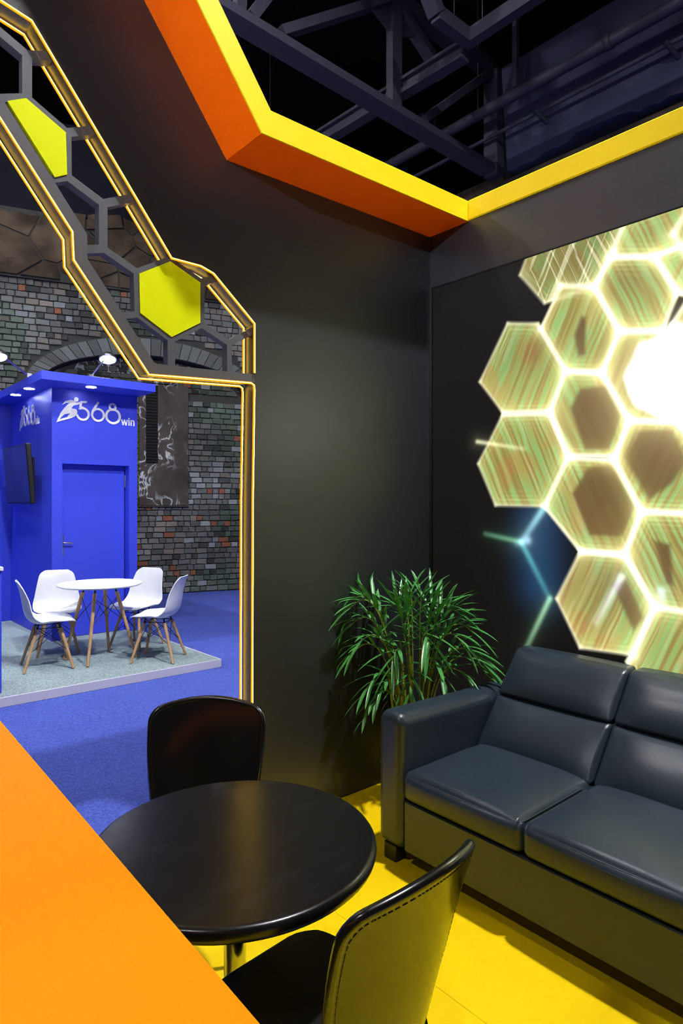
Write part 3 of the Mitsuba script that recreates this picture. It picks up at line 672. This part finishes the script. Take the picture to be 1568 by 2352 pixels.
# white shell chairs, built once facing +y
def shell_chair_parts():
    n, m = 34, 21
    s = np.linspace(0, 1, n)
    kp = np.array([(.225, .428), (.20, .440), (.10, .436), (-.02, .424), (-.115, .430), (-.175, .470), (-.205, .545), (-.222, .640), (-.240, .730), (-.262, .800), (-.272, .822)])
    from scipy.interpolate import CubicSpline, PchipInterpolator
    L = np.concatenate([[0], np.cumsum(np.linalg.norm(np.diff(kp, axis=0), axis=1))]); L /= L[-1]
    py, pz = CubicSpline(L, kp[:, 0])(s), CubicSpline(L, kp[:, 1])(s)
    hw = PchipInterpolator([0, .03, .12, .35, .50, .65, .85, .95, 1.0], [.145, .19, .222, .232, .232, .215, .185, .165, .115])(s)
    t = np.sin(np.linspace(-1, 1, m) * math.pi / 2)
    curl_z = PchipInterpolator([0, .1, .3, .5, .7, 1], [.004, .012, .040, .030, .0, .0])(s)
    curl_y = PchipInterpolator([0, .3, .5, .7, .9, 1], [0, .0, .05, .055, .03, .010])(s)
    P = np.zeros((n, m, 3))
    P[..., 0] = hw[:, None] * t
    P[..., 1] = py[:, None] + curl_y[:, None] * np.abs(t) ** 2.5
    P[..., 2] = pz[:, None] + curl_z[:, None] * np.abs(t) ** 3
    gs, gt = np.gradient(P, axis=0), np.gradient(P, axis=1)
    nn = np.cross(gt, gs); nn /= np.linalg.norm(nn, axis=-1, keepdims=True)
    A, B = P + nn * .0045, P - nn * .0045
    a, b = grid_mesh(A), grid_mesh(B); b.faces = b.faces[:, ::-1]
    lp = lambda X: np.concatenate([X[:, 0], X[-1, 1:], X[::-1, -1][1:], X[0, ::-1][1:-1]])
    u, v = lp(A), lp(B); k = len(u); ff = []
    for i in range(k):
        j = (i + 1) % k; ff += [[i, j, k + j], [i, k + j, k + i]]
    sh = cat(a, b, trimesh.Trimesh(np.vstack([u, v]), ff, process=False)); sh.merge_vertices(); trimesh.repair.fix_normals(sh)
    out = [('seat_shell', mikit.ply(sh, M_WHITE, 55), 'moulded white shell')]
    tops = {}
    for sx in (-1, 1):
        for (yt, yf) in ((.10, .20), (-.10, -.215)):
            a, b = np.array([sx * .195, yf, .005]), np.array([sx * .105, yt, .375]); tops[(sx, yt)] = (a, b)
            out.append(('leg', mikit.ply(rod(a, b, .0115, .017, 12), M_WOOD, True), 'splayed wooden leg'))
    wr_ = []
    for p, q in (((-1, .10), (1, .10)), ((-1, -.10), (1, -.10)), ((-1, .10), (-1, -.10)), ((1, .10), (1, -.10))):
        (a0, b0), (a1, b1) = tops[p], tops[q]
        wr_ += [rod(b0, a1 + (b1 - a1) * .45, .003, sides=6), rod(b1, a0 + (b0 - a0) * .45, .003, sides=6)]
    for sx in (-1, 1):
        wr_ += [rod((sx * .105, .10, .375), (sx * .09, .09, .430), .007, sides=8), rod((sx * .105, -.10, .375), (sx * .09, -.085, .424), .007, sides=8), rod((sx * .105, .10, .380), (sx * .105, -.10, .380), .004, sides=6)]
    wr_ += [rod((-.105, y, .380), (.105, y, .380), .004, sides=6) for y in (.1, -.1)]
    out.append(('wire_base', mikit.ply(cat(wr_), M_BLACK, True), 'black wire cross bracing'))
    return out
SHELL = shell_chair_parts()
for (x, y, fx, fy, lb) in [(1.90, 6.456, .98, -.19, 'white shell chair at the left of the white table, seen side-on and facing right'),
                           (2.165, 7.03, -.26, -.96, 'white shell chair behind the white table, backrest towards the blue corner'),
                           (2.885, 6.74, -.87, -.49, 'white shell chair at the far right of the table, before the door edge'),
                           (2.817, 6.06, -.71, .70, 'white shell chair at the right front of the table, seen side-on and facing left')]:
    k = thing('shell_chair', lb, 'chair', 'white shell chairs round the white table')
    W = T().translate([x, y, PF + .0005]).rotate([0, 0, 1], math.degrees(math.atan2(fy, fx)) - 90)
    for nm, d, l in SHELL: put(k, nm, {**d, 'to_world': W}, None, label=l)

# ================================================================== OLD BRICK HALL BEHIND
W0 = np.array([6.453, 10.434, 0.]); WT = np.array([.962, -.274, 0.]); WN = np.array([.274, .962, 0.])   # along and into the back wall
def wl(s, d, z): return W0 + WT * s + WN * d + np.array([0, 0, z])
def wall_tf():
    M = np.eye(4); M[:3, 0], M[:3, 1], M[:3, 2], M[:3, 3] = WT, WN, [0, 0, 1], W0; return M
WTF = wall_tf()
bw = thing('wall_back', 'old sooty brick hall wall with a blind arch and exposed stone above', None, kind='structure')
S0, S1, ZB, ZS = -9.5, 1.75, 5.25, 6.42
AC, AR, AZ = -1.60, 2.35, 2.02            # arch: centre, inner radius, springing centre height
arch_in = sg.Point(AC, AZ).buffer(AR, 48).intersection(sg.box(-9, 3.5, 9, 9))
arch_in = sg.Polygon([(AC + 1.75 * math.cos(a), 3.55 + .62 * math.sin(a)) for a in np.linspace(0, math.pi, 40)])
ring_out = sg.Polygon([(AC + 2.02 * math.cos(a), 3.50 + .98 * math.sin(a)) for a in np.linspace(0, math.pi, 40)])
pier = sg.box(-1.80, 1.56, -.955, 3.69)
core = sg.box(S0, -.06, S1, ZB).difference(arch_in)
put(bw, 'core', ext_xz(core, .02, .6).apply_transform(WTF), M_MORTAR)
put(bw, 'recess', ext_xz(arch_in.buffer(.02), .30, .34).apply_transform(WTF), M_PLASTER, label='dark back of the blind arch')
# voussoirs of the arch
V = []
for i in range(34):
    a0, a1 = math.pi * (i + .04) / 34, math.pi * (i + .96) / 34
    q = [(AC + 1.76 * math.cos(a0), 3.55 + .63 * math.sin(a0)), (AC + 2.0 * math.cos(a0), 3.50 + .97 * math.sin(a0)), (AC + 2.0 * math.cos(a1), 3.50 + .97 * math.sin(a1)), (AC + 1.76 * math.cos(a1), 3.55 + .63 * math.sin(a1))]
    o = rng.uniform(-.012, .01)
    m = ext_xz(q, -.03 + o, .05).apply_transform(WTF)
    g = rng.uniform(.10, .2)
    put(bw, 'voussoir', m, M_BRICK, color=np.tile([g * .92, g, g * .98], (len(m.vertices), 1)))
# bricks: individuals where they show largest, the others as one mesh
def brick_mesh(s0, s1, z0, z1, o):
    c = .006
    lo, hi = (s0, -.012 + o, z0), (s1, .03, z1)
    v = np.array([(s0, .03, z0), (s1, .03, z0), (s1, .03, z1), (s0, .03, z1), (s0 + c, -.012 + o, z0 + c), (s1 - c, -.012 + o, z0 + c), (s1 - c, -.012 + o, z1 - c), (s0 + c, -.012 + o, z1 - c)])
    v[4:, [0, 2]] += rng.normal(0, .0042, (4, 2))
    f = [[4, 5, 6], [4, 6, 7], [0, 1, 5], [0, 5, 4], [1, 2, 6], [1, 6, 5], [2, 3, 7], [2, 7, 6], [3, 0, 4], [3, 4, 7]]
    return trimesh.Trimesh(v @ WTF[:3, :3].T + WTF[:3, 3], f, process=False)
def brick_color(s, z):
    q = np.array([s * .9, z * .9, 0.]); a = float(meshkit.fbm(q * 1.2, 3, 5)); b = float(meshkit.fbm(q * 1.7, 3, 9))
    g = (.085 + .15 * max(0, a - .32) * 2) * rng.uniform(.78, 1.25)
    col = np.array([g * .95, g * 1.0, g * .98])
    if b > .56: col = col * np.array([.80, 1.0, .84]) * .8
    r = rng.random(); lowz = z < 2.6
    if r < (.055 if lowz else .012): col = np.array([.30, .115, .065]) * rng.uniform(.7, 1.1)
    elif r < .12: col = col * np.array([1.3, 1.1, 1.0])
    elif r < (.22 if s > -1.0 else .15): col = np.array([.27, .29, .31]) * rng.uniform(.7, 1.2)
    elif r < .30: col = col * .45
    return np.clip(col, .008, .8)
B_, row, z = [], 0, .0
while z < ZB - .02:
    hgt = .098 if z < 4.4 else .105
    s = S0 + (row % 2) * -.06 - rng.uniform(0, .05)
    while s < S1 - .05:
        L = (.115 if rng.random() < .45 else .19) * rng.uniform(.9, 1.12)
        rect = sg.box(s + .006, z + .006, min(s + L, S1) - .006, z + hgt - .006)
        mid = sg.Point(s + L / 2, z + hgt / 2)
        if not ring_out.buffer(.02).intersects(rect):
            a, b = s + .004, min(s + L, S1) - .004
            if 1.53 < z + hgt * .6 and z + hgt * .4 < 3.69 and b > -1.80 and a < -.955:      # cut to the edges of the rendered panel
                a, b = (max(a, -.951), b) if b > -.93 else (a, min(b, -1.804))
            if b - a > .03: B_.append((a, b, z + .004, z + hgt - .004))
        s += L
    z += hgt; row += 1
def seen(b):                                # how large a brick shows through the doorway
    c = wl((b[0] + b[1]) / 2, 0, (b[2] + b[3]) / 2) - np.array([0, 0, 1.6])
    zz = c @ FWD; px = 784 + 1500 * (c @ RT) / zz; py = 1155 - 1500 * c[2] / zz
    inside = (330 < px < 560 and 890 < py < 1365)
    return (0 if inside else 1, -(b[1] - b[0]) / zz)
B_.sort(key=seen)
oth, ocol = [], []
for i, b in enumerate(B_):
    m = brick_mesh(*b, rng.uniform(-.010, .008)); col = np.tile(brick_color((b[0] + b[1]) / 2, (b[2] + b[3]) / 2), (8, 1))
    if i < 300: put(bw, 'brick', m, M_BRICK, color=col)
    else: oth.append(m); ocol.append(col)
put(bw, 'brickwork', cat(oth), M_BRICK, color=np.vstack(ocol), kind='stuff', label='further bricks of the wall')
# bricks under the arch, lit by the stand lamps
oth, ocol = [], []
z = 2.6
while z < 4.2:
    s = AC - 1.75
    while s < AC + 1.75:
        L = rng.uniform(.13, .22)
        if arch_in.contains(sg.box(s, z, s + L, z + .1)):
            m = brick_mesh(s + .006, s + L - .006, z + .006, z + .094, rng.uniform(-.01, .01)); m.apply_translation(WN * .28); oth.append(m); ocol.append(np.tile(brick_color(s, z + 3), (8, 1)))
        s += L
    z += .1
put(bw, 'arch_brickwork', cat(oth), M_BRICK, color=np.vstack(ocol), kind='stuff', label='bricks in the back of the arch')
# plastered pier with a louvred vent
fr = sg.box(-1.80, 1.56, -.955, 3.69).difference(sg.box(-1.685, 2.29, -1.48, 3.66))
put(bw, 'render_panel', ext_xz(fr, -.035, .03).apply_transform(WTF), M_PLASTER, label='dark rendered panel streaked with white salts')
put(bw, 'sill', ext_xz(sg.box(-1.82, 1.53, -.95, 1.555), -.05, .03).apply_transform(WTF), M_MORTAR)
put(bw, 'lintel', ext_xz(sg.box(-1.82, 3.695, -1.15, 3.80), -.06, .03).apply_transform(WTF), M_PLASTER)
lv = thing('louvre_vent', 'narrow black louvred vent set in the rendered panel beside the blue cabin', 'vent')
put(lv, 'backing', ext_xz(sg.box(-1.684, 2.291, -1.481, 3.659), .005, .0195).apply_transform(WTF), M_BEZEL)
sl = mikit.ply(bar((-1.683, -.012, 0), (-1.482, -.012, 0), .03, .006, up=(0, .6, .8)).apply_transform(WTF), M_MORTAR)
for i in range(26): put(lv, 'slat', {**sl, 'to_world': T().translate([0, 0, 2.32 + i * .0515])}, None)
# exposed stones above the brick
st_ = put(bw, 'stone_band', ext_xz(sg.box(S0, ZB, S1, ZS - .061), -.05, .6).apply_transform(WTF), M_MORTAR, label='dark ledge behind the exposed stones')
z0 = ZB + .02; rr = random.Random(3)
x = S0
pts = np.array([(rr.uniform(S0, S1), rr.uniform(ZB - .2, ZS + .25)) for _ in range(64)])
reg = shapely.voronoi_polygons(sg.MultiPoint(pts), extend_to=sg.box(S0, ZB, S1, ZS))
edge = [(S0, ZB + .02)] + [(S1, ZB + .02)] + [(s, ZS - .02 + .10 * math.sin(s * 2.1) + rr.uniform(-.05, .05)) for s in np.arange(S1, S0 - .01, -.15)]
zone = sg.Polygon(edge).buffer(0)
for g in reg.geoms:
    q = g.intersection(zone).buffer(-.016)
    q = q.simplify(.01)
    for h in getattr(q, 'geoms', [q]):
        if h.area > .02:
            m = ext_xz(h, -.085 + rr.uniform(-.015, .02), -.045).apply_transform(WTF)
            put(bw, 'stone', m, M_STONE)
scene['wall_upper'] = mikit.ply(ext_xz(sg.box(S0, ZS - .06, S1, 7.9), -.03, .6).apply_transform(WTF), M_NAVY_DARK)
labels['wall_upper'] = {'label': 'dark navy painted upper wall of the hall above the stones', 'kind': 'structure'}

# side wall of the hall, seen over the screen wall
XW = 8.0
hw_ = thing('wall_side', 'dark navy hall side wall above the booth with a ragged strip of bare stone', None, kind='structure')
put(hw_, 'lower', box((XW, -7, -.06), (XW + .5, 5.75, 6.30), 0), M_STONE)
edge = [(-7, 6.2)] + [(s, 6.42 + .05 * math.sin(s * 3.3) + rr.uniform(-.03, .03)) for s in np.arange(-7, 9.31, .12)] + [(9.3, 6.2)]
def yz(poly, x0, x1):
    m = ext(sg.Polygon(poly).buffer(0), x1 - x0); m.apply_transform(np.array([[0, 0, 1, x0], [1, 0, 0, 0], [0, 1, 0, 0], [0, 0, 0, 1.]])); return m
up_ = [(p[0], p[1]) for p in edge[1:-1] if p[0] <= 5.7]
put(hw_, 'upper', yz(up_ + [(5.7, 7.92), (-7, 7.92)], XW - .05, XW + .45), M_NAVY)
put(hw_, 'lower', box((XW + .05, 5.7505, -.06), (XW + .5, 9.6, 6.45), 0), M_STONE)
put(hw_, 'pilaster', box((XW - .11, 5.74, 6.40), (XW + .3, 5.98, 7.95), .01), M_STEEL)
scene['ceiling'] = mikit.ply(cat(box((-9, -9, 9.4), (16, 14, 9.5), 0), box((13, -9, 6), (13.1, 14, 9.4), 0)), M_ROOF)
labels['ceiling'] = {'label': 'black roof lost in the dark above the steel beams', 'kind': 'structure'}

# roof steel
TY = 5.9
rt = thing('roof_truss', 'dark navy steel roof truss crossing the open top of the booth', 'truss')
cz = lambda x: 6.50 + (7.9 - x) * .036
put(rt, 'bottom_chord', cat(bar((1.5, TY, cz(1.5)), (7.9, TY, cz(7.9)), .26, .10), bar((1.5, TY, cz(1.5) + .07), (7.9, TY, cz(7.9) + .07), .06, .14)), M_STEEL)
put(rt, 'top_chord', bar((1.5, TY, 8.10), (7.9, TY, 8.0), .20, .16), M_STEEL)
put(rt, 'post', bar((5.944, TY, cz(5.944) + .10), (5.944, TY, 8.0), .17, .12), M_STEEL)
put(rt, 'diagonal', bar((4.15, TY, cz(4.15) + .12), (5.80, TY, 7.95), .20, .10), M_STEEL)
put(rt, 'diagonal', bar((3.78, TY, cz(3.8) + .10), (4.25, TY, 7.50), .14, .12), M_STEEL)
put(rt, 'diagonal', bar((3.70, TY + .1, cz(3.7) + .10), (3.80, TY + .1, 8.0), .12, .10), M_STEEL)
put(rt, 'diagonal', bar((6.45, TY, cz(6.45) + .12), (7.85, TY, 7.88), .20, .10), M_STEEL)
put(rt, 'diagonal', bar((6.05, TY, 7.95), (6.9, TY, 7.45), .16, .10), M_STEEL)
put(rt, 'gusset', ext_xz([(5.55, 7.72), (5.95, 7.55), (6.3, 7.72), (6.3, 8.12), (5.5, 8.12)], TY - .02, TY + .02), M_STEEL)
put(rt, 'gusset', ext_xz([(6.2, cz(6.2)), (6.75, cz(6.75)), (6.7, cz(6.7) + .28), (6.45, cz(6.4) + .22)], TY - .02, TY + .02), M_STEEL)
hx = thing('suspended_gantry', 'angular dark box-beam frame hung on wires under the roof', 'frame')
put(hx, 'beam', bar((6.06, 4.80, 6.99), (6.10, -1.0, 6.99), .13, .16), M_STEEL)
put(hx, 'beam', bar((5.48, 4.80, 7.00), (6.12, 4.80, 6.99), .13, .16), M_STEEL)
put(hx, 'beam', bar((5.50, 4.80, 7.00), (4.80, 4.80, 7.85), .16, .13), M_STEEL)
solo('roof_beam', cat(bar((6.12, 4.90, 6.86), (5.92, 9.1, 6.86), .16, .06), bar((6.12, 4.90, 6.95), (5.92, 9.1, 6.95), .05, .16), bar((6.12, 4.90, 7.02), (5.92, 9.1, 7.02), .16, .04)), M_STEEL, 'long dark steel beam running back over the truss', 'beam')
for i, (x, y, z0, z1, lb) in enumerate([(6.08, 4.62, 7.09, 9.4, 'thin steel wire holding the corner of the hanging frame'), (5.80, 4.80, 7.10, 9.4, 'thin steel wire holding the short side of the hanging frame'), (7.6, 5.855, 7.26, 9.0, 'thin hanger rod over the far end of the thick pipe'),
                                        (5.95, 8.7, 7.05, 9.3, 'thin wire at the far end of the long roof beam')]):
    solo('hanging_wire', rod((x, y, z0), (x, y, z1), .006, sides=5), M_METAL, lb, 'wire', True)
solo('ceiling_pipe', tube(dense([(7.6, -2, 7.19), (7.6, 9.0, 7.165)], .8), .075, 14), M_STEEL, 'thick dark pipe running along the navy hall wall', 'pipe', True)
solo('ceiling_pipe', tube(dense([(7.8, -2, 6.93), (7.8, 9.0, 6.89)], .8), .028, 10), M_STEEL, 'thin dark pipe under the thick one on the navy wall', 'pipe', True)
for y, lb in ((5.0, 'small stub bracket holding the thin pipe at its far end'), (3.28, 'small stub bracket holding the thin pipe near the right edge')):
    solo('pipe_bracket', tube([(7.72, y, 6.905), (7.9495, y - .05, 6.80)], .03, 10), M_STEEL, lb, 'bracket', True)
solo('pipe_hanger', bar((7.6, 5.217, 7.26), (7.6, 5.217, 8.4), .07, .07), M_STEEL, 'square hanger holding the thick pipe to the roof', 'hanger')
solo('pipe_clamp', tube([(7.6, 3.86, 7.18), (7.6, 3.94, 7.18)], .092, 16), M_STEEL, 'collar round the thick pipe near the right edge', 'clamp', True)

# floodlights hung in the hall (outside the picture, above the aisle and behind the camera)
def hall_lamp(label, at, aim, r, watts, tint=(1, 1, 1.04), beam=0, pick=1.5):
    k = thing('hall_floodlight', label, 'lamp')
    at, aim = np.array(at, float), np.array(aim, float); d = (aim - at) / np.linalg.norm(aim - at)
    R = trimesh.geometry.align_vectors([0, 0, 1], d); R[:3, 3] = at
    put(k, 'housing', lathe([(0, -.12), (r * .6, -.12), (r * 1.1, -.01), (r * 1.1, .005), (r * 1.01, .005), (r * 1.01, -.004), (0, -.004)], 28).apply_transform(R), M_STEEL, 30)
    e = put(k, 'lens', lamp_disc(r, at, d), M_WHITE); scene[e]['emitter'] = emit(*(watts * c for c in tint), pick=.2 if beam else pick)
    if beam:          # tight reflector: most of the light leaves in a narrow beam
        f = at + d * .02; scene[k + '_beam'] = {'type': 'spot', 'to_world': T().look_at(origin=f.tolist(), target=aim.tolist(), up=[0, 0, 1]), 'intensity': rgb(*(beam * c for c in tint)), 'sampling_weight': 2., 'cutoff_angle': 22., 'beam_width': 9.}
    put(k, 'rod', rod(at - d * .12, (at[0], at[1], 9.3), .012), M_STEEL)
hall_lamp('round spotlight hung low to the left of the booth, aimed at the crown', (-2.6, .1, 3.9), (1.9, 2.0, 3.75), .10, 6., beam=L_LEFT, tint=(.86, .96, 1.14))
hall_lamp('round floodlight hung in the aisle facing the blue cabin', (1.75, 3.5, 4.25), (2.6, 7.6, 2.0), .11, L_HALL, pick=5.)
hall_lamp('round floodlight hung high before the old brick wall', (.2, 7.6, 8.2), (4.0, 9.0, 1.5), .16, 500.)
hall_lamp('large round floodlight hung high over the blue aisle', (.9, 4.6, 8.5), (1.2, 4.6, 0), .14, 560., pick=4.)
hall_lamp('large round floodlight hung high over the sofa', (2.85, .35, 8.0), (1.6, 1.1, 0), .14, L_KEY, pick=7.)
hall_lamp('large round floodlight hung high to the left of the booth', (-3.6, .2, 8.0), (1.2, 1.2, 0), .14, L_KEY * .17, pick=6.)
